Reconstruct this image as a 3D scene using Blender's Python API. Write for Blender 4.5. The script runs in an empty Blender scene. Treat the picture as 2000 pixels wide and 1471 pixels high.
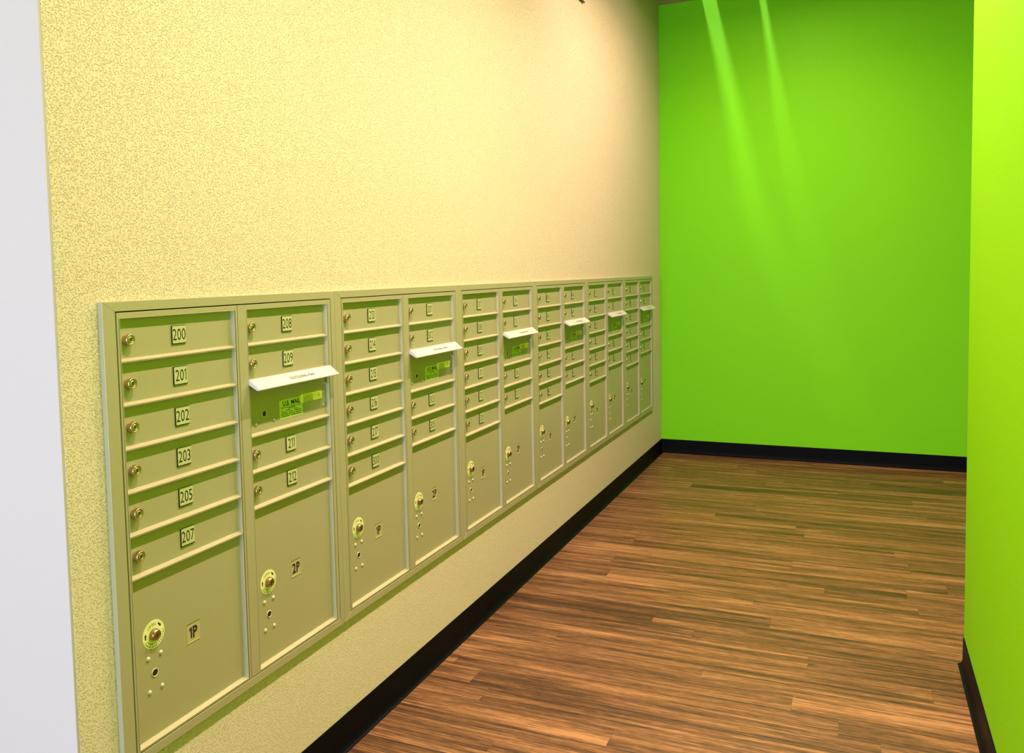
import bpy, math, random
from mathutils import Matrix, Vector
random.seed(7)
S = bpy.context.scene
C = S.collection
PI = math.pi

# ------------------------------------------------------------------ camera
YAW, PITCH, ROLL = 0.4162, -0.0643, 0.0209
cam_data = bpy.data.cameras.new('camera')
cam = bpy.data.objects.new('camera', cam_data)
C.objects.link(cam)
cam_data.sensor_width = 36.0
cam_data.lens = 1645.92 / 2000 * 36.0
cam_data.shift_x = (1000 - 952.27) / 2000
cam_data.shift_y = (640.68 - 735.5) / 2000
cam_data.clip_start = 0.02
Rz = Matrix.Rotation(YAW, 3, 'Z')
Rx = Matrix.Rotation(PITCH, 3, 'X')
Ry = Matrix.Rotation(ROLL, 3, 'Y')
RR = Rz @ Rx @ Ry
right, fwd, up = RR.col[0], RR.col[1], RR.col[2]
M = Matrix(((right[0], up[0], -fwd[0]), (right[1], up[1], -fwd[1]), (right[2], up[2], -fwd[2]))).to_4x4()
M.translation = Vector((1.3393, -1.1885, 1.363))
cam.matrix_world = M
S.camera = cam

# ------------------------------------------------------------------ world, exposure, large lights
world = bpy.data.worlds.new('world')
S.world = world
world.use_nodes = True
bg = world.node_tree.nodes['Background']
bg.inputs[0].default_value = (0.75, 0.85, 1.0, 1)
bg.inputs[1].default_value = 0.02
S.view_settings.view_transform = 'Standard'
S.view_settings.look = 'None'
S.view_settings.exposure = 0.0
S.view_settings.gamma = 1.0
S.view_settings.use_curve_mapping = False

CEIL = 3.28
FAR = 5.053
WX = -0.012           # face of the cream wall; x = 0 is the front of the mailbox frames
RX = 1.6715           # face of the near green wall
RY = 1.994            # its far corner


def area(name, loc, size, energy, color, rot=(0, 0, 0), spread=PI):
    d = bpy.data.lights.new(name, 'AREA')
    d.shape = 'RECTANGLE'
    d.size, d.size_y = size
    d.energy = energy
    d.color = color
    d.spread = spread
    o = bpy.data.objects.new(name, d)
    o.location = loc
    o.rotation_euler = rot
    C.objects.link(o)
    return o


WARM = (1.0, 0.71, 0.47)
KEYS = [0.25, 1.60, 2.95, 3.85]
KX = 1.0
for ky, pw, sp_ in zip(KEYS, (42, 44, 50, 23), (124, 124, 156, 172)):
    area('ceiling_lamp_light', (KX, ky, CEIL - 0.045), (0.06, 0.55), pw, WARM, spread=math.radians(sp_))  # assumed corridor lamps; the last one added to brighten the far green wall
# assumed lamp of the lobby behind the camera, and daylight from an assumed window
area('lobby_lamp_light', (-0.9, -2.4, CEIL - 0.045), (0.6, 0.6), 58, (1.0, 0.60, 0.44))
area('window_daylight', (-1.7, -4.55, 0.85), (1.9, 1.1), 62, (0.44, 0.62, 1.0), (math.radians(90), 0, 0))  # added area lamp, stands for the daylight of an assumed window

area('glass_door_daylight', (0.14, -4.55, 1.15), (0.4, 1.9), 200, (0.66, 0.80, 1.0), (math.radians(90), 0, 0))  # added lamp, there to brighten the mailbox door rims that face the camera

# ------------------------------------------------------------------ materials


def mat(name, color, rough=0.5, metal=0.0, spec=0.5, emit=None, emit_s=0.0):
    m = bpy.data.materials.new(name)
    m.use_nodes = True
    b = m.node_tree.nodes['Principled BSDF']
    b.inputs['Base Color'].default_value = (*color, 1)
    b.inputs['Roughness'].default_value = rough
    b.inputs['Metallic'].default_value = metal
    b.inputs['Specular IOR Level'].default_value = spec
    if emit:
        b.inputs['Emission Color'].default_value = (*emit, 1)
        b.inputs['Emission Strength'].default_value = emit_s
    return m


def nodes(m):
    nt = m.node_tree
    return nt, nt.nodes, nt.links, nt.nodes['Principled BSDF']


def bump_noise(m, scale, strength, dist, detail=3.0, stretch=(1, 1, 1), ramp=None, scale2=None):
    nt, N, L, b = nodes(m)
    tc = N.new('ShaderNodeTexCoord')
    mp = N.new('ShaderNodeMapping')
    mp.inputs['Scale'].default_value = stretch
    L.new(tc.outputs['Object'], mp.inputs['Vector'])
    nz = N.new('ShaderNodeTexNoise')
    nz.inputs['Scale'].default_value = scale
    nz.inputs['Detail'].default_value = detail
    L.new(mp.outputs[0], nz.inputs['Vector'])
    out = nz.outputs['Fac']
    if ramp:
        r = N.new('ShaderNodeValToRGB')
        r.color_ramp.elements[0].position = ramp[0]
        r.color_ramp.elements[1].position = ramp[1]
        L.new(out, r.inputs[0])
        out = r.outputs['Color']
    bp = N.new('ShaderNodeBump')
    bp.inputs['Strength'].default_value = strength
    bp.inputs['Distance'].default_value = dist
    L.new(out, bp.inputs['Height'])
    L.new(bp.outputs[0], b.inputs['Normal'])
    return nz


M_cream = mat('cream_textured_paint', (0.77, 0.665, 0.54), 0.8, spec=0.15)
bump_noise(M_cream, 270, 0.75, 0.0026, 4.0, ramp=(0.51, 0.66))
M_green = mat('lime_green_paint', (0.205, 0.70, 0.012), 0.42, spec=0.05)
bump_noise(M_green, 160, 0.25, 0.001, 2.0)
M_lime = mat('bright_lime_paint', (0.21, 0.57, 0.001), 0.6, spec=0.1)
bump_noise(M_lime, 120, 0.35, 0.0015, 3.0)
M_white = mat('white_smooth_paint', (0.55, 0.495, 0.495), 0.6, spec=0.3)
M_ceil = mat('tan_ceiling_paint', (0.50, 0.40, 0.24), 0.85, spec=0.2)
bump_noise(M_ceil, 90, 0.4, 0.002)
M_black = mat('black_vinyl', (0.003, 0.003, 0.005), 0.5, spec=0.06)
M_metal = mat('champagne_metal', (0.455, 0.42, 0.295), 0.45, metal=0.2, spec=0.35)
bump_noise(M_metal, 900, 0.08, 0.0003, 2.0)
M_panel = M_metal
M_dark = mat('dark_cavity', (0.03, 0.018, 0.008), 0.8)
M_lock = mat('nickel_lock', (0.55, 0.45, 0.26), 0.36, metal=1.0)
M_knob = mat('bronze_lock', (0.46, 0.29, 0.18), 0.3, metal=1.0)
M_slit = mat('keyway_black', (0.01, 0.01, 0.008), 0.6)
M_rivet = mat('pale_rivet', (0.72, 0.70, 0.55), 0.35, metal=0.2)
M_plate = mat('number_plate_plastic', (0.54, 0.56, 0.34), 0.4)
M_ink = mat('black_ink', (0.008, 0.012, 0.008), 0.5)
M_navy = mat('navy_ink', (0.012, 0.010, 0.05), 0.5)
M_olive = mat('olive_ink', (0.14, 0.16, 0.03), 0.6)
M_ring = mat('pale_yellow_sticker', (0.86, 0.90, 0.50), 0.5)
M_usm = mat('green_sticker', (0.66, 0.80, 0.24), 0.5)
M_yel = mat('yellow_sticker', (1.0, 1.0, 0.22), 0.5)
M_clear = mat('clear_label_film', (0.50, 0.43, 0.22), 0.3)
M_flap = mat('pale_flap_metal', (0.66, 0.62, 0.68), 0.32, metal=0.1)
M_lamp = mat('lamp_diffuser', (0.9, 0.9, 0.85), 0.5, emit=(1.0, 0.8, 0.55), emit_s=1.5)
M_housing = mat('lamp_housing', (0.8, 0.78, 0.7), 0.4)
M_glass = mat('window_glass', (0.8, 0.88, 1.0), 0.1, emit=(0.7, 0.82, 1.0), emit_s=0.6)  # added glow in the unseen panes, stands for daylight


def wood_floor():
    m = mat('wood_plank_vinyl', (0.3, 0.15, 0.06), 0.42, spec=0.4)
    nt, N, L, b = nodes(m)

    def math_(op, a, c=None, d=None):
        n = N.new('ShaderNodeMath')
        n.operation = op
        for i, v in enumerate((a, c, d)):
            if v is None:
                continue
            if isinstance(v, (int, float)):
                n.inputs[i].default_value = v
            else:
                L.new(v, n.inputs[i])
        return n.outputs[0]
    tc = N.new('ShaderNodeTexCoord')
    sp = N.new('ShaderNodeSeparateXYZ')
    L.new(tc.outputs['Object'], sp.inputs[0])
    x, y = sp.outputs[0], sp.outputs[1]
    yr = math_('DIVIDE', math_('ADD', y, 10.02), 0.1)
    row = math_('FLOOR', yr)
    wn = N.new('ShaderNodeTexWhiteNoise')
    wn.noise_dimensions = '1D'
    L.new(row, wn.inputs['W'])
    xo = math_('ADD', math_('DIVIDE', x, 1.25), math_('MULTIPLY', wn.outputs['Value'], 7.0))
    pl = math_('FLOOR', xo)
    wn2 = N.new('ShaderNodeTexWhiteNoise')
    wn2.noise_dimensions = '2D'
    cb = N.new('ShaderNodeCombineXYZ')
    L.new(row, cb.inputs[0])
    L.new(pl, cb.inputs[1])
    L.new(cb.outputs[0], wn2.inputs['Vector'])
    pr = wn2.outputs['Value']

    def noise(sx, sy, detail, rough=0.6, dist=0.0):
        c = N.new('ShaderNodeCombineXYZ')
        L.new(math_('MULTIPLY', x, sx), c.inputs[0])
        L.new(math_('MULTIPLY', y, sy), c.inputs[1])
        L.new(math_('MULTIPLY', pr, 40.0), c.inputs[2])
        n = N.new('ShaderNodeTexNoise')
        n.inputs['Scale'].default_value = 1.0
        n.inputs['Detail'].default_value = detail
        n.inputs['Roughness'].default_value = rough
        n.inputs['Distortion'].default_value = dist
        L.new(c.outputs[0], n.inputs['Vector'])
        return n.outputs['Fac']
    broad = noise(0.9, 22, 4.0, 0.62, 0.6)
    fine = noise(5.0, 150, 4.0, 0.65, 0.3)
    fleck = noise(26, 430, 2.0, 0.7)
    v = math_('ADD', math_('MULTIPLY', broad, 1.05), math_('MULTIPLY', fine, 0.80))
    v = math_('ADD', v, math_('MULTIPLY', fleck, 0.55))
    v = math_('ADD', v, math_('MULTIPLY', pr, 0.14))
    v = math_('SUBTRACT', v, 0.79)
    v = math_('ADD', math_('MULTIPLY', math_('SUBTRACT', v, 0.5), 1.3), 0.525)
    r = N.new('ShaderNodeValToRGB')
    cr = r.color_ramp
    cr.elements[0].position = 0.22
    cr.elements[0].color = (0.0388, 0.0169, 0.0092, 1)
    cr.elements[1].position = 0.80
    cr.elements[1].color = (0.3721, 0.1908, 0.0918, 1)
    e = cr.elements.new(0.42)
    e.color = (0.1163, 0.0516, 0.0245, 1)
    e = cr.elements.new(0.58)
    e.color = (0.1977, 0.0891, 0.0416, 1)
    L.new(v, r.inputs[0])
    # joints
    fy = math_('FRACT', yr)
    ed = math_('MINIMUM', fy, math_('SUBTRACT', 1.0, fy))
    fx = math_('FRACT', xo)
    ex = math_('MULTIPLY', math_('MINIMUM', fx, math_('SUBTRACT', 1.0, fx)), 12.5)
    j = math_('LESS_THAN', math_('MINIMUM', ed, ex), 0.008)
    mx = N.new('ShaderNodeMix')
    mx.data_type = 'RGBA'
    L.new(math_('MULTIPLY', j, 0.45), mx.inputs[0])
    L.new(r.outputs[0], mx.inputs[6])
    mx.inputs[7].default_value = (0.06, 0.03, 0.02, 1)
    L.new(mx.outputs[2], b.inputs['Base Color'])
    bp = N.new('ShaderNodeBump')
    bp.inputs['Strength'].default_value = 0.25
    bp.inputs['Distance'].default_value = 0.001
    L.new(fine, bp.inputs['Height'])
    L.new(bp.outputs[0], b.inputs['Normal'])
    return m


M_floor = wood_floor()

# ------------------------------------------------------------------ mesh helpers


class MB:
    def __init__(s):
        s.v, s.f, s.m, s.sm = [], [], [], []

    def add(s, verts, faces, mi=0, smooth=False):
        o = len(s.v)
        s.v += [tuple(p) for p in verts]
        for f in faces:
            s.f.append(tuple(i + o for i in f))
            s.m.append(mi)
            s.sm.append(smooth)
        return s

    def box(s, x0, x1, y0, y1, z0, z1, mi=0):
        v = [(x0, y0, z0), (x1, y0, z0), (x1, y1, z0), (x0, y1, z0),
             (x0, y0, z1), (x1, y0, z1), (x1, y1, z1), (x0, y1, z1)]
        return s.add(v, [(0, 3, 2, 1), (4, 5, 6, 7), (0, 1, 5, 4), (1, 2, 6, 5), (2, 3, 7, 6), (3, 0, 4, 7)], mi)

    def lathe(s, cy, cz, prof, n=24, mi=0, smooth=True):
        """profile of (x, radius) turned about the x axis at (cy, cz), first and last capped"""
        v, f = [], []
        for (x, r) in prof:
            for k in range(n):
                a = 2 * PI * k / n
                v.append((x, cy + r * math.cos(a), cz + r * math.sin(a)))
        for i in range(len(prof) - 1):
            for k in range(n):
                k2 = (k + 1) % n
                f.append((i * n + k, i * n + k2, (i + 1) * n + k2, (i + 1) * n + k))
        s.add(v, f, mi, smooth)
        s.add(v[:n], [tuple(range(n))[::-1]], mi)
        s.add(v[-n:], [tuple(range(n))], mi)
        return s

    def slab(s, pts, x0, x1, mi=0):
        """outline of (y, z) points, counter-clockwise seen from +x, given the depth x0..x1"""
        n = len(pts)
        v = [(x0, p[0], p[1]) for p in pts] + [(x1, p[0], p[1]) for p in pts]
        f = [tuple(range(n))[::-1], tuple(range(n, 2 * n))]
        f += [(i, (i + 1) % n, n + (i + 1) % n, n + i) for i in range(n)]
        return s.add(v, f, mi)

    def prism_y(s, prof, y0, y1, mi=0, smooth=False):
        """profile of (x, z) swept along y"""
        n = len(prof)
        v = [(p[0], y0, p[1]) for p in prof] + [(p[0], y1, p[1]) for p in prof]
        f = [tuple(range(n)), tuple(range(n, 2 * n))[::-1]]
        f += [(i, n + i, n + (i + 1) % n, (i + 1) % n) for i in range(n)]
        return s.add(v, f, mi, smooth)

    def text(s, string, cy, cz, h, x, mi, sx=1.0, rot=0.0, tilt=None, width=None, bold=0.0):
        """flat lettering facing +x, centred at (cy, cz), capital height h"""
        v, f, w, ch = (digits if string[:1].isdigit() else glyphs)(string, bold)
        k = h / ch
        kx = k * sx
        if width:
            kx = width / w
        out = []
        for (a, c) in v:
            a2, c2 = (a - w / 2) * kx, (c - ch / 2) * k
            ca, sa = math.cos(rot), math.sin(rot)
            yy, zz = a2 * ca - c2 * sa, a2 * sa + c2 * ca
            out.append((x, cy + yy, cz + zz) if tilt is None else tilt(cy + yy, cz + zz))
        return s.add(out, f, mi)

    def build(s, name, mats, parent=None, loc=(0, 0, 0), bevel=0.0):
        me = bpy.data.meshes.new(name)
        me.from_pydata(s.v, [], s.f)
        for m in (mats if isinstance(mats, (list, tuple)) else [mats]):
            me.materials.append(m)
        me.polygons.foreach_set('material_index', s.m)
        me.polygons.foreach_set('use_smooth', s.sm)
        me.update()
        return put(name, me, parent, loc, bevel)


def put(name, me, parent=None, loc=(0, 0, 0), bevel=0.0):
    o = bpy.data.objects.new(name, me)
    C.objects.link(o)
    o.location = loc
    if parent:
        o.parent = parent
    if bevel:
        b = o.modifiers.new('bevel', 'BEVEL')
        b.width = bevel
        b.segments = 2
        b.limit_method = 'ANGLE'
    return o


_gl = {}


def digits(string, bold=0.0):
    """room numbers and parcel numbers; the figure one is drawn with its flag"""
    key = ('digits', string, bold)
    if key not in _gl:
        V, F, x = [], [], 0.0
        t = 0.085 + bold * 1.9
        for ch in string:
            if ch == '1':
                v = [(0.13, 0.0), (0.13 + t, 0.0), (0.13 + t, 0.70), (0.13 + t * 0.25, 0.70), (0.0, 0.595), (0.0, 0.595 - t), (0.13, 0.69 - t)]
                f, w = [tuple(range(7))], 0.13 + t
            else:
                v, f, w, _ = glyphs(ch, bold)
            o = len(V)
            V += [(p[0] + x, p[1]) for p in v]
            F += [tuple(i + o for i in q) for q in f]
            x += w + 0.085
        _gl[key] = (V, F, x - 0.085, 0.70)
    return _gl[key]



def glyphs(string, bold=0.0):
    key = (string, bold)
    if key not in _gl:
        cu = bpy.data.curves.new('lettering', 'FONT')
        cu.body = string
        cu.resolution_u = 3
        cu.offset = bold
        o = bpy.data.objects.new('lettering', cu)
        C.objects.link(o)
        bpy.context.view_layer.update()
        dg = bpy.context.evaluated_depsgraph_get()
        me = bpy.data.meshes.new_from_object(o.evaluated_get(dg))
        vs = [(p.co.x, p.co.y) for p in me.vertices]
        fs = [tuple(p.vertices) for p in me.polygons]
        x0 = min(p[0] for p in vs)
        x1 = max(p[0] for p in vs)
        vs = [(p[0] - x0, p[1]) for p in vs]
        _gl[key] = (vs, fs, x1 - x0, 0.70)
        bpy.data.objects.remove(o)
        bpy.data.meshes.remove(me)
        bpy.data.curves.remove(cu)
    return _gl[key]


def structure(o):
    o['kind'] = 'structure'
    return o


def tag(o, label, cat, group=None):
    o['label'] = label
    o['category'] = cat
    if group:
        o['group'] = group
    return o


def empty(name, loc):
    o = bpy.data.objects.new(name, None)
    o.empty_display_size = 0.1
    C.objects.link(o)
    o.location = loc
    return o


# ------------------------------------------------------------------ the setting
PITCHU = 0.7899          # one mailbox unit
ZB, ZT = 0.376, 1.3235   # bottom and top of the frames
NU = 6
YL = -0.0896             # left end of the cream wall
LX0, LX1, LY0 = -4.2, 4.4, -4.8

structure(MB().box(LX0, LX1, LY0, FAR + 0.15, -0.1, 0.0).build('floor', M_floor))
SY0, SY1, LYs, LZs = 3.48, 5.03, 3.4, 3.55
cm = MB()
xs = [LX0, 0.20, 0.45, 0.60, 0.85, LX1]
cm.box(LX0, LX1, LY0, SY0, CEIL, CEIL + 0.1)
cm.box(LX0, LX1, SY1, FAR + 0.15, CEIL, CEIL + 0.1)
for a, b in ((0, 1), (2, 3), (4, 5)):
    cm.box(xs[a], xs[b], SY0, SY1, CEIL, CEIL + 0.1)
structure(cm.build('ceiling', M_ceil))


def slot(n, x0, x1, xl, curve, half, power):
    """recessed slot washing the green wall with a narrow streak; curve: (height on the wall, x on the wall)"""
    pts = []
    for z, xw in curve:
        k = (LZs - CEIL) / (LZs - z)
        pts.append((xl + (xw - xl) * k, LYs + (FAR - LYs) * k, max(half * k, 0.0028)))
    pts = [(pts[0][0], SY1 + 0.01, pts[0][2])] + pts + [(pts[-1][0], SY0 - 0.01, pts[-1][2])]
    m = MB()
    for (a, b) in zip(pts[:-1], pts[1:]):
        for sx, e in ((-1, x0 - 0.01), (1, x1 + 0.01)):
            q = [(a[0] + sx * a[2], a[1]), (b[0] + sx * b[2], b[1]), (e, b[1]), (e, a[1])]
            v = [(p[0], p[1], CEIL - 0.001) for p in q] + [(p[0], p[1], CEIL + 0.001) for p in q]
            m.add(v, [(0, 1, 2, 3), (7, 6, 5, 4), (0, 4, 5, 1), (1, 5, 6, 2), (2, 6, 7, 3), (3, 7, 4, 0)])
    h = m
    k0 = len(m.f)
    h.box(x0 - 0.02, x1 + 0.02, SY0 - 0.12, SY1 + 0.02, CEIL + 0.44, CEIL + 0.46)
    h.box(x0 - 0.02, x0, SY0 - 0.12, SY1 + 0.02, CEIL + 0.1, CEIL + 0.44)
    h.box(x1, x1 + 0.02, SY0 - 0.12, SY1 + 0.02, CEIL + 0.1, CEIL + 0.44)
    h.box(x0, x1, SY0 - 0.12, SY0 - 0.10, CEIL + 0.1, CEIL + 0.44)
    h.box(x0, x1, SY1, SY1 + 0.02, CEIL + 0.1, CEIL + 0.44)
    for i in range(k0, len(m.f)):
        m.m[i] = 1
    structure(m.build('trim_%d' % n, [M_ceil, M_dark]))  # added slot plate and unseen lamp box that shape the streak
    area('slot_lamp_light', (xl, LYs, LZs), (0.03, 0.03), power, (0.95, 0.85, 1.0), (math.radians(45), 0, 0))  # added lamp, there only to light the streak


slot(1, 0.20, 0.45, 0.25, [(3.27, 0.35), (2.54, 0.507), (1.81, 0.645), (1.26, 0.85), (0.52, 1.22)], 0.048, 22)
slot(2, 0.60, 0.85, 0.65, [(3.21, 0.714), (2.33, 0.85), (1.8, 0.96), (1.26, 1.085), (0.52, 1.25)], 0.022, 22)
w = MB()
y1 = NU * PITCHU
w.box(WX - 0.55, WX, YL, FAR, 0, ZB + 0.006)
w.box(WX - 0.55, WX, YL, FAR, ZT - 0.006, CEIL)
w.box(WX - 0.55, WX, YL, 0.006, ZB + 0.006, ZT - 0.006)
w.box(WX - 0.55, WX, y1 - 0.006, FAR, ZB + 0.006, ZT - 0.006)
structure(w.build('wall_left', M_cream))
structure(MB().box(WX - 4.1, WX - 0.001, YL - 0.006, YL, 0, CEIL).build('wall_front_left', M_white))
structure(MB().box(-1.0, LX1, FAR, FAR + 0.15, 0, CEIL).build('wall_back', M_green))
structure(MB().box(RX, LX1, LY0, RY, 0, CEIL).build('wall_right', M_lime))
structure(MB().box(LX1 - 0.15, LX1, RY, FAR, 0, CEIL).build('wall_passage', M_green))
# lobby behind the camera: wall with assumed window and added door, and side wall
lw = MB()
lw.box(LX0, -2.75, LY0, LY0 + 0.15, 0, CEIL)
lw.box(-0.65, -0.30, LY0, LY0 + 0.15, 0, CEIL)
lw.box(0.90, RX, LY0, LY0 + 0.15, 0, CEIL)
lw.box(-0.30, 0.90, LY0, LY0 + 0.15, 2.15, CEIL)
lw.box(-2.75, -0.65, LY0, LY0 + 0.15, 0, 0.3)
lw.box(-2.75, -0.65, LY0, LY0 + 0.15, 2.1, CEIL)
structure(lw.build('wall_behind', M_white))
structure(MB().box(LX0 - 0.15, LX0, LY0, YL, 0, CEIL).build('wall_lobby', M_white))
win = structure(empty('window_1', (-1.7, LY0 + 0.08, 0.3)))  # assumed window, unseen, set behind its daylight lamp
wf = MB()
for (a, b2, c, d) in ((-1.05, -0.99, 0, 1.8), (0.99, 1.05, 0, 1.8), (-0.03, 0.03, 0, 1.8), (-1.05, 1.05, 0, 0.06), (-1.05, 1.05, 1.74, 1.8)):
    wf.box(a, b2, -0.04, 0.04, c, d)
wf.build('window_frame', M_white, win)
MB().box(-1.0, 1.0, -0.005, 0.005, 0.05, 1.75).build('window_pane', M_glass, win)

dr = structure(empty('door_1', (0.30, LY0 + 0.08, 0)))  # added glass door, unseen, put in with its daylight lamp
df = MB()
for (a, b2, c, d) in ((-0.598, -0.50, 0.005, 2.145), (0.50, 0.598, 0.005, 2.145), (-0.598, 0.598, 0.005, 0.22), (-0.598, 0.598, 2.05, 2.145)):
    df.box(a, b2, -0.025, 0.025, c, d)
df.build('door_frame', M_white, dr)
MB().box(-0.51, 0.51, -0.005, 0.005, 0.21, 2.06).build('door_pane', M_glass, dr)
MB().box(-0.57, -0.54, 0.025, 0.07, 0.9, 1.2).build('door_handle', M_housing, dr)


# vinyl cove base: profile (distance from wall, height)
COVE = [(0, 0), (0.0165, 0), (0.0165, 0.0025), (0.010, 0.006), (0.0055, 0.013), (0.0035, 0.025), (0.003, 0.098), (0.0015, 0.101), (0, 0.101)]


def cove(name, p0, p1, nrm, m0=0.0, m1=0.0):
    """m0, m1: mitre at either end (+1 shortens with distance from the wall, -1 lengthens)"""
    p0, p1, nrm = Vector(p0), Vector(p1), Vector(nrm)
    d = (p1 - p0).normalized()
    n = len(COVE)
    v = []
    for (base, sgn) in ((p0, m0), (p1, -m1)):
        for (a, z) in COVE:
            q = base + nrm * a + d * (a * sgn)
            v.append((q[0], q[1], z))
    f = [tuple(range(n)), tuple(range(n, 2 * n))[::-1]]
    f += [(i, n + i, n + (i + 1) % n, (i + 1) % n) for i in range(n)]
    return structure(MB().add(v, f).build(name, M_black))


cove('baseboard_left', (WX, YL, 0), (WX, FAR, 0), (1, 0, 0), 0, 1)
cove('baseboard_back', (WX, FAR, 0), (LX1 - 0.15, FAR, 0), (0, -1, 0), 1, 0)
cove('baseboard_right', (RX, LY0 + 0.16, 0), (RX, RY, 0), (-1, 0, 0), 0, -1)
cove('baseboard_right_return', (RX, RY, 0), (LX1 - 0.15, RY, 0), (0, 1, 0), -1, 0)

# ------------------------------------------------------------------ mailbox units
G = 1.2905
U = 0.0889
D = 0.011                 # depth of the recessed door faces
C1 = (0.0340, 0.3865)     # column frames
C2 = (0.3880, 0.7680)
D1 = (0.0400, 0.3770)     # door openings
D2 = (0.4195, 0.7520)


def door_mesh(wd, h):
    """tray-shaped door front, origin at the lower left corner; right and lower rims slope"""
    m = MB()
    A = [(0, 0), (wd, 0), (wd, h), (0, h)]
    B = [(0.0012, 0.0014), (wd - 0.0010, 0.0014), (wd - 0.0012, h - 0.0006), (0.0012, h - 0.0006)]
    Cc = [(0.0018, 0.0062), (wd - 0.0028, 0.0062), (wd - 0.0028, h - 0.0009), (0.0018, h - 0.0009)]
    v = [(-D - 0.004, a, b) for a, b in A] + [(-0.0002, a, b) for a, b in A] + [(0, a, b) for a, b in B] + [(-D, a, b) for a, b in Cc]
    f = [(3, 2, 1, 0)]
    for r in range(3):
        for i in range(4):
            j = (i + 1) % 4
            f.append((r * 4 + i, r * 4 + j, (r + 1) * 4 + j, (r + 1) * 4 + i))
    f.append((12, 13, 14, 15))
    return m.add(v, f)


def lock_mb(kind='small'):
    m = MB()
    if kind == 'small':
        m.lathe(0, 0, [(-D, 0.0118), (-D + 0.006, 0.0118), (-D + 0.0085, 0.0112), (-D + 0.0115, 0.0112), (-D + 0.0125, 0.0104),
                       (-D + 0.0125, 0.0086), (-D + 0.0112, 0.0080), (-D + 0.0112, 0.0062), (-D + 0.0128, 0.0058), (-D + 0.0128, 0.0048),
                       (-D + 0.0118, 0.0044)], 28)
        m.box(-D + 0.0119, -D + 0.0123, -0.0009, 0.0009, -0.0036, 0.0036, 1)
    else:
        m.lathe(0, 0, [(-D, 0.0128), (-D + 0.004, 0.0127), (-D + 0.008, 0.0116), (-D + 0.011, 0.0098), (-D + 0.012, 0.0080),
                       (-D + 0.0108, 0.0074), (-D + 0.0108, 0.0056), (-D + 0.0122, 0.0050), (-D + 0.0112, 0.0042)], 28)
        m.box(-D + 0.0113, -D + 0.0118, -0.0011, 0.0011, -0.0034, 0.0034, 1)
    return m


def plate_mb(num):
    m = MB()
    hw, hh = 0.0200, 0.0190
    m.box(-D, -D + 0.0012, -hw, hw, -hh, hh, 0)
    # black strips stand in for shaded plate sides, left and below; thin one above
    m.box(-D, -D + 0.0022, -hw - 0.0016, -hw, -hh - 0.0018, hh, 2)
    m.box(-D, -D + 0.0022, -hw, hw - 0.001, -hh - 0.0018, -hh, 2)
    m.box(-D, -D + 0.0018, -hw, hw, hh, hh + 0.0006, 2)
    m.text(str(num), 0.0006, 0, 0.0250, -D + 0.00135, 1, sx=0.70)
    return m


ME_lock = lock_mb('small').build('tmp', [M_lock, M_slit])
ME_knob = lock_mb('knob').build('tmp', [M_knob, M_slit])
rv = MB().lathe(0, 0, [(0, 0.0048), (0.0012, 0.0046), (0.0026, 0.0034), (0.0032, 0.0014)], 16)
ME_rivet = rv.build('tmp', M_rivet)
rv2 = MB().lathe(0, 0, [(0, 0.0050), (0.0010, 0.0047), (0.0020, 0.0034), (0.0025, 0.0014)], 16)
ME_rivet2 = rv2.build('tmp', M_metal)
hl = MB().lathe(0, 0, [(0, 0.0092), (0.0012, 0.0090), (0.0014, 0.0080), (0.0003, 0.0072)], 24)
hl.lathe(0, 0, [(0.0002, 0.0071), (0.00035, 0.0071)], 24, 1, False)
ME_hole = hl.build('tmp', [M_rivet, M_slit])
dA = door_mesh(D1[1] - D1[0], U - 0.0006).build('tmp', M_panel)
dB = door_mesh(D2[1] - D2[0], U - 0.0006).build('tmp', M_panel)
pA = door_mesh(D1[1] - D1[0], 4 * U - 0.0006).build('tmp', M_panel)
pB = door_mesh(D2[1] - D2[0], 4.5 * U - 0.0006).build('tmp', M_panel)
sB = door_mesh(D2[1] - D2[0], 1.5 * U - 0.0006).build('tmp', M_panel)


def ring_mb():
    """round OPEN sticker with two arrows and curved small print"""
    m = MB()
    R = 0.0300
    m.lathe(0, 0, [(-D, R), (-D + 0.0003, R)], 40, 0, False)
    x = -D + 0.0004
    for ch, a in zip('OPEN', (118, 101, 86, 71)):
        a = math.radians(a + 10)
        m.text(ch, 0.0208 * math.cos(a), 0.0208 * math.sin(a), 0.0066, x, 2, 1.0, a - PI / 2)

    def arrow(a0, sgn):
        c, s_ = math.cos(a0), math.sin(a0)
        ty, tz = -s_ * sgn, c * sgn       # along the circle
        oy, oz = 0.0225 * c, 0.0225 * s_

        def P(u, v):
            return (oy + ty * u + c * v, oz + tz * u + s_ * v)
        pts = [P(-0.006, -0.0017), P(0.0005, -0.0017), P(0.0005, -0.0034), P(0.0062, 0), P(0.0005, 0.0034), P(0.0005, 0.0017), P(-0.006, 0.0017)]
        if sgn > 0:
            pts = pts[::-1]
        m.add([(x, p[0], p[1]) for p in pts], [tuple(range(7))], 1)
    arrow(math.radians(176), -1)
    arrow(math.radians(42), -1)
    for rad, a_0, a_1, n in ((0.0262, 205, 360, 15), (0.0205, 212, 330, 9)):
        for k in range(n):
            a = math.radians(a_0 + (a_1 - a_0) * k / (n - 1))
            c, s_ = math.cos(a), math.sin(a)
            hw = 0.0016 if k % 4 else 0.0009
            pts = [(rad * c - s_ * u + c * v, rad * s_ + c * u + s_ * v) for u, v in ((-hw, -0.0012), (hw, -0.0012), (hw, 0.0012), (-hw, 0.0012))]
            m.add([(x, p[0], p[1]) for p in pts], [(0, 1, 2, 3)], 2)
    return m


ME_ring = ring_mb().build('tmp', [M_ring, M_ink, M_olive])


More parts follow.
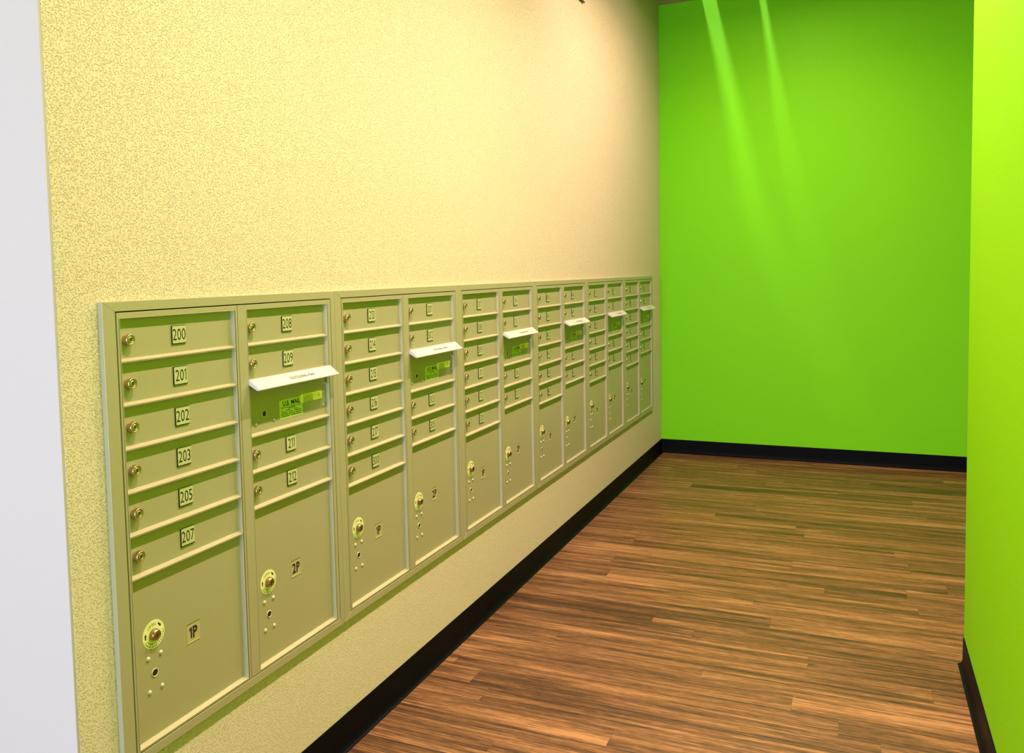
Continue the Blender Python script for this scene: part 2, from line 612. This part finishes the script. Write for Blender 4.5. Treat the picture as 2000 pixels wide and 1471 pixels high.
def parcel_label(txt):
    m = MB()
    m.box(-D, -D + 0.0004, -0.0195, 0.0195, -0.0205, 0.0205, 0)
    m.box(-D, -D + 0.0012, -0.0195, 0.0195, -0.0213, -0.0204, 2)
    m.box(-D, -D + 0.0008, -0.0195, 0.0195, 0.0203, 0.0209, 3)
    m.text(txt, 0, 0, 0.0250, -D + 0.0005, 1, sx=0.80, bold=0.035)
    return m


ME_1p = parcel_label('1P').build('tmp', [M_clear, M_navy, M_rivet, M_dark])
ME_2p = parcel_label('2P').build('tmp', [M_clear, M_navy, M_rivet, M_dark])


def us_sticker():
    m = MB()
    w_, h_ = 0.0975, 0.0480
    x = -D + 0.00045
    m.box(-D, -D + 0.0003, -w_ / 2, w_ / 2, -h_ / 2, h_ / 2, 0)
    m.text('U.S. MAIL', 0.002, h_ / 2 - 0.0095, 0.0118, x, 1, width=0.074, bold=0.03)
    m.text('Approved By The Postmaster General', 0, h_ / 2 - 0.0195, 0.0030, x, 1, width=0.086, bold=0.02)
    rows = [(-0.0235, [(-0.014, 0.018)]), (-0.0285, [(-0.040, -0.036), (-0.022, -0.006), (0.012, 0.026)]),
            (-0.0330, [(-0.042, -0.018), (-0.010, 0.006), (0.014, 0.042)]),
            (-0.0380, [(-0.042, -0.012), (-0.008, 0.014), (0.018, 0.043)]),
            (-0.0432, [(-0.040, -0.008), (0.0, 0.042)])]
    rnd = random.Random(3)
    for dz, segs in rows:
        for a, b in segs:
            y = a
            while y < b:
                L_ = rnd.uniform(0.002, 0.006)
                e = min(y + L_, b)
                m.add([(x, y, h_ / 2 + dz - 0.001), (x, e, h_ / 2 + dz - 0.001), (x, e, h_ / 2 + dz + 0.001), (x, y, h_ / 2 + dz + 0.001)], [(0, 1, 2, 3)], 1)
                y = e + 0.0012
    return m


def yellow_sticker():
    m = MB()
    w_, h_ = 0.0975, 0.0225
    x = -D + 0.00095
    # sheet with rounded corners, lies over the corner of the other sticker
    pts = []
    r = 0.003
    for (cy, cz, a0) in ((w_ / 2 - r, -h_ / 2 + r, -90), (w_ / 2 - r, h_ / 2 - r, 0), (-w_ / 2 + r, h_ / 2 - r, 90), (-w_ / 2 + r, -h_ / 2 + r, 180)):
        for k in range(4):
            a = math.radians(a0 + 30 * k)
            pts.append((cy + r * math.cos(a), cz + r * math.sin(a)))
    m.slab(pts, -D + 0.0005, -D + 0.0008, 0)
    m.text('TO OPEN UNIT', -0.017, 0.0077, 0.0028, x, 1, width=0.040)
    rnd = random.Random(5)
    for k in range(4):
        z = 0.0030 - k * 0.0040
        y = -0.037
        while y < 0.004:
            e = min(y + rnd.uniform(0.002, 0.005), 0.006)
            m.add([(x, y, z - 0.0009), (x, e, z - 0.0009), (x, e, z + 0.0009), (x, y, z + 0.0009)], [(0, 1, 2, 3)], 1)
            y = e + 0.001

    def line(a, b, t=0.00035):
        dy, dz = b[0] - a[0], b[1] - a[1]
        l_ = math.hypot(dy, dz)
        ny, nz = -dz / l_ * t, dy / l_ * t
        m.add([(x, a[0] - ny, a[1] - nz), (x, b[0] - ny, b[1] - nz), (x, b[0] + ny, b[1] + nz), (x, a[0] + ny, a[1] + nz)], [(0, 1, 2, 3)], 2)
    line((0.012, -0.006), (0.014, 0.001))
    line((0.014, 0.001), (0.030, 0.008))
    line((0.023, -0.001), (0.034, 0.006), 0.0005)
    line((0.034, 0.006), (0.040, -0.004), 0.0005)
    line((0.040, -0.004), (0.023, -0.001), 0.0005)
    m.add([(x, 0.027, -0.001), (x, 0.037, -0.002), (x, 0.033, 0.004)], [(0, 1, 2)], 2)
    return m


ME_us = us_sticker().build('tmp', [M_usm, M_ink])
M_yelink = mat('faint_olive_ink', (0.55, 0.62, 0.05), 0.6)
ME_yel = yellow_sticker().build('tmp', [M_yel, M_ink, M_yelink])


def flap_mb():
    """hooded mail slot lid, origin at the lower left of its hinge line"""
    m = MB()
    wd = D2[1] - D2[0] + 0.004
    prof = [(-0.004, 0.0), (-0.001, 0.0035), (0.004, 0.0030), (0.0305, -0.0180), (0.0312, -0.0200), (0.0290, -0.0222), (0.022, -0.0205), (-0.004, -0.006)]
    m.prism_y([(p[0], p[1]) for p in prof][::-1], -0.002, wd - 0.002, 0)

    def tilt(y, z):      # lettering lies on the sloping face
        t = z
        return (0.004 + 0.0265 * t + 0.0004, y, 0.0030 - 0.0210 * t + 0.0005)
    v, f, w_, ch = glyphs('OUTGOING MAIL')
    kx = 0.105 / w_
    out = []
    for (a, c) in v:
        t = 0.66 - 0.26 * (c / ch)
        p = tilt(0.135 + a * kx, t)
        out.append(p)
    m.add(out, f, 1)
    return m


M_flapink = mat('grey_lettering', (0.06, 0.05, 0.04), 0.6)
ME_flap = flap_mb().build('tmp', [M_flap, M_flapink])
sp = MB()
wd2 = D2[1] - D2[0]
sp.box(-D, -0.0068, 0.003, wd2 - 0.012, 0.0, 0.043)
sp.box(-D, -0.0035, 0.001, 0.012, -0.0015, 0.0025)
sp.box(-D, -0.0025, wd2 - 0.016, wd2 - 0.0015, -0.0015, 0.0025)
ME_slotplate = sp.build('tmp', M_metal)


def frame_mb():
    m = MB()
    o = [(0.0004, ZB), (PITCHU - 0.0004, ZB), (PITCHU - 0.0004, ZT), (0.0004, ZT)]
    i_ = [(0.031, ZB + 0.0200), (0.771, ZB + 0.0200), (0.771, ZT - 0.0200), (0.031, ZT - 0.0200)]
    g = 0.00035
    for k in range(4):
        j = (k + 1) % 4
        a, b, c, d = o[k], o[j], i_[j], i_[k]
        # hairline gap at each mitre
        if k % 2 == 0:
            a, d = (a[0] + g, a[1]), (d[0] + g, d[1])
            b, c = (b[0] - g, b[1]), (c[0] - g, c[1])
        else:
            s_ = 1 if b[1] > a[1] else -1
            a, d = (a[0], a[1] + g * s_), (d[0], d[1] + g * s_)
            b, c = (b[0], b[1] - g * s_), (c[0], c[1] - g * s_)
        pts = [(p[0], p[1] - ZB) for p in (a, b, c, d)]
        m.slab(pts, WX - 0.002, 0.0, 0)
    return m


def column_mb(cy, dy):
    m = MB()
    z0, z1 = 0.3985 - ZB, 1.3010 - ZB
    a0, a1 = G - 10 * U - ZB - 0.0004, G - ZB + 0.0002 - 0.0018
    e = 0.0008
    m.box(-0.016, -0.0004, cy[0], dy[0] - e, z0, z1)
    m.box(-0.016, -0.0004, dy[1] + 0.0030, cy[1], z0, z1)
    m.box(-0.016, -0.0004, dy[0] - e, dy[1] + 0.0030, z0, a0)
    m.box(-0.016, -0.0004, dy[0] - e, dy[1] + 0.0030, a1, z1)
    return m


ME_frame = frame_mb().build('tmp', M_metal).data
ME_colA = column_mb(C1, D1).build('tmp', M_metal).data
ME_colB = column_mb(C2, D2).build('tmp', M_metal).data
cas = MB().box(-0.45, -0.0165, 0.012, PITCHU - 0.012, 0.012, ZT - ZB - 0.012)
ME_case = cas.build('tmp', M_dark).data

TMP = [o for o in C.objects if o.name.startswith('tmp')]
(ME_lock, ME_knob, ME_rivet, ME_rivet2, ME_hole, dA, dB, pA, pB, sB, ME_ring, ME_1p, ME_2p, ME_us, ME_yel, ME_flap, ME_slotplate) = [
    o.data for o in (ME_lock, ME_knob, ME_rivet, ME_rivet2, ME_hole, dA, dB, pA, pB, sB, ME_ring, ME_1p, ME_2p, ME_us, ME_yel, ME_flap, ME_slotplate)]
for o in TMP:
    bpy.data.objects.remove(o)

ROOMS = []
for fl in (2, 3, 4, 5):
    ROOMS += [fl * 100 + k for k in (0, 1, 2, 3, 5, 7, 8, 9, 11, 12, 13, 14, 15, 16, 17)]

LABELS = [
    'nearest mailbox unit in the wall, metal doors numbered 200 to 212',
    'second mailbox unit from the left end, doors numbered 213 to 305',
    'third mailbox unit from the left end, doors numbered 307 to 317',
    'fourth mailbox unit of the row, right of the doors numbered 307 to 317',
    'second to last mailbox unit of the row, towards the green back wall',
    'farthest mailbox unit of the row, beside the corner with the green back wall',
]


def small_door(parent, me, y0, z0, num, lock_y):
    d = put('mailbox_door', me, parent, (0, y0, z0 - ZB))
    put('door_lock', ME_lock, d, (0, lock_y - y0, U / 2 - 0.0005))
    wd = (D1[1] - D1[0]) if me is dA else (D2[1] - D2[0])
    plate_mb(num).build('number_plate', [M_plate, M_ink, M_ink], d, (0, wd / 2, U / 2 + 0.0002))
    return d


def parcel_door(parent, me, y0, z0, ry, rz, ly, lz, lab):
    d = put('parcel_door', me, parent, (0, y0, z0 - ZB))
    put('open_sticker', ME_ring, d, (0, ry - y0, rz - z0))
    put('door_lock', ME_knob, d, (0.0004, ry - y0, rz - z0 - 0.0005))
    put('number_label', lab, d, (0, ly - y0, lz - z0))
    for (dy, dz) in ((-0.0175, -0.047), (0.0170, -0.0465), (-0.0175, -0.1185), (0.0170, -0.1185)):
        put('rivet', ME_rivet, d, (-D, ry - y0 + dy, rz - z0 + dz))
    put('key_hole', ME_hole, d, (-D, ry - y0 - 0.0010, rz - z0 - 0.0825))
    return d


ri = 0
for u in range(NU):
    t = tag(empty('mailbox_unit', (0, u * PITCHU, ZB)), LABELS[u], 'mailbox unit', 'mailbox units set in the cream wall')
    put('case', ME_case, t)
    put('trim_frame', ME_frame, t, bevel=0.0006)
    put('column_frame', ME_colA, t, bevel=0.0004)
    put('column_frame', ME_colB, t, bevel=0.0004)
    for k in range(6):
        small_door(t, dA, D1[0], G - (k + 1) * U, ROOMS[ri], 0.0665)
        ri += 1
    parcel_door(t, pA, D1[0], G - 10 * U, 0.1000, 0.6230, 0.2130, 0.5825, ME_1p)
    for k, zb in ((0, 1), (1, 2), (2, 4.5), (3, 5.5)):
        small_door(t, dB, D2[0], G - zb * U, ROOMS[ri], 0.4400)
        ri += 1
    parcel_door(t, pB, D2[0], G - 10 * U, 0.4745, 0.6045, 0.5880, 0.6035, ME_2p)
    z0 = G - 3.5 * U
    s = put('outgoing_mail_slot', sB, t, (0, D2[0], z0 - ZB))
    put('slot_plate', ME_slotplate, s, (0, 0, 1.0715 - z0))
    f = put('slot_flap', ME_flap, s, (0, 0, 1.1165 - z0))
    f['label'] = 'pale slanted flap lettered OUTGOING MAIL'
    put('mail_sticker', ME_us, s, (0, 0.5925 - D2[0], 1.0265 - z0))
    put('instruction_sticker', ME_yel, s, (0, 0.6815 - D2[0], 1.0430 - z0))
    put('key_hole', ME_hole, s, (-D, 0.4835 - D2[0], 1.0275 - z0))
    for (ry, rz) in ((0.4515, 1.0400), (0.4505, 1.0060), (0.5195, 1.0065), (0.7350, 1.0465), (0.7350, 1.0105)):
        put('rivet', ME_rivet2, s, (-D, ry - D2[0], rz - z0))

# ------------------------------------------------------------------ fixtures high up
M_fixedge = mat('brown_edge', (0.16, 0.11, 0.05), 0.7)
fx = MB()
fx.box(WX, 0.002, -0.35, 0.0, 0.006, 0.16, 0)
fx.box(WX, 0.001, -0.346, -0.002, 0.0, 0.006, 1)  # dark strip paints the shade under the plate's lower edge
o = fx.build('wall_plate', [M_housing, M_fixedge], None, (0, 3.205, 2.782))
tag(o, 'thin pale plate with dark lower edge, high on the cream wall at the picture top', 'wall plate')

for ky in KEYS:  # assumed fittings, unseen, around the corridor lamps
    h = MB()
    h.box(-0.06, 0.06, -0.30, 0.30, 0.012, 0.04)
    h.box(-0.06, -0.035, -0.30, 0.30, 0.0, 0.012)
    h.box(0.035, 0.06, -0.30, 0.30, 0.0, 0.012)
    h = h.build('ceiling_light', M_housing, None, (KX, ky, CEIL - 0.04))
    tag(h, 'narrow linear light on the ceiling above the corridor, outside the picture', 'ceiling light', 'linear corridor ceiling lights')
    MB().box(-0.034, 0.034, -0.295, 0.295, 0.004, 0.0119).build('diffuser', M_lamp, h)
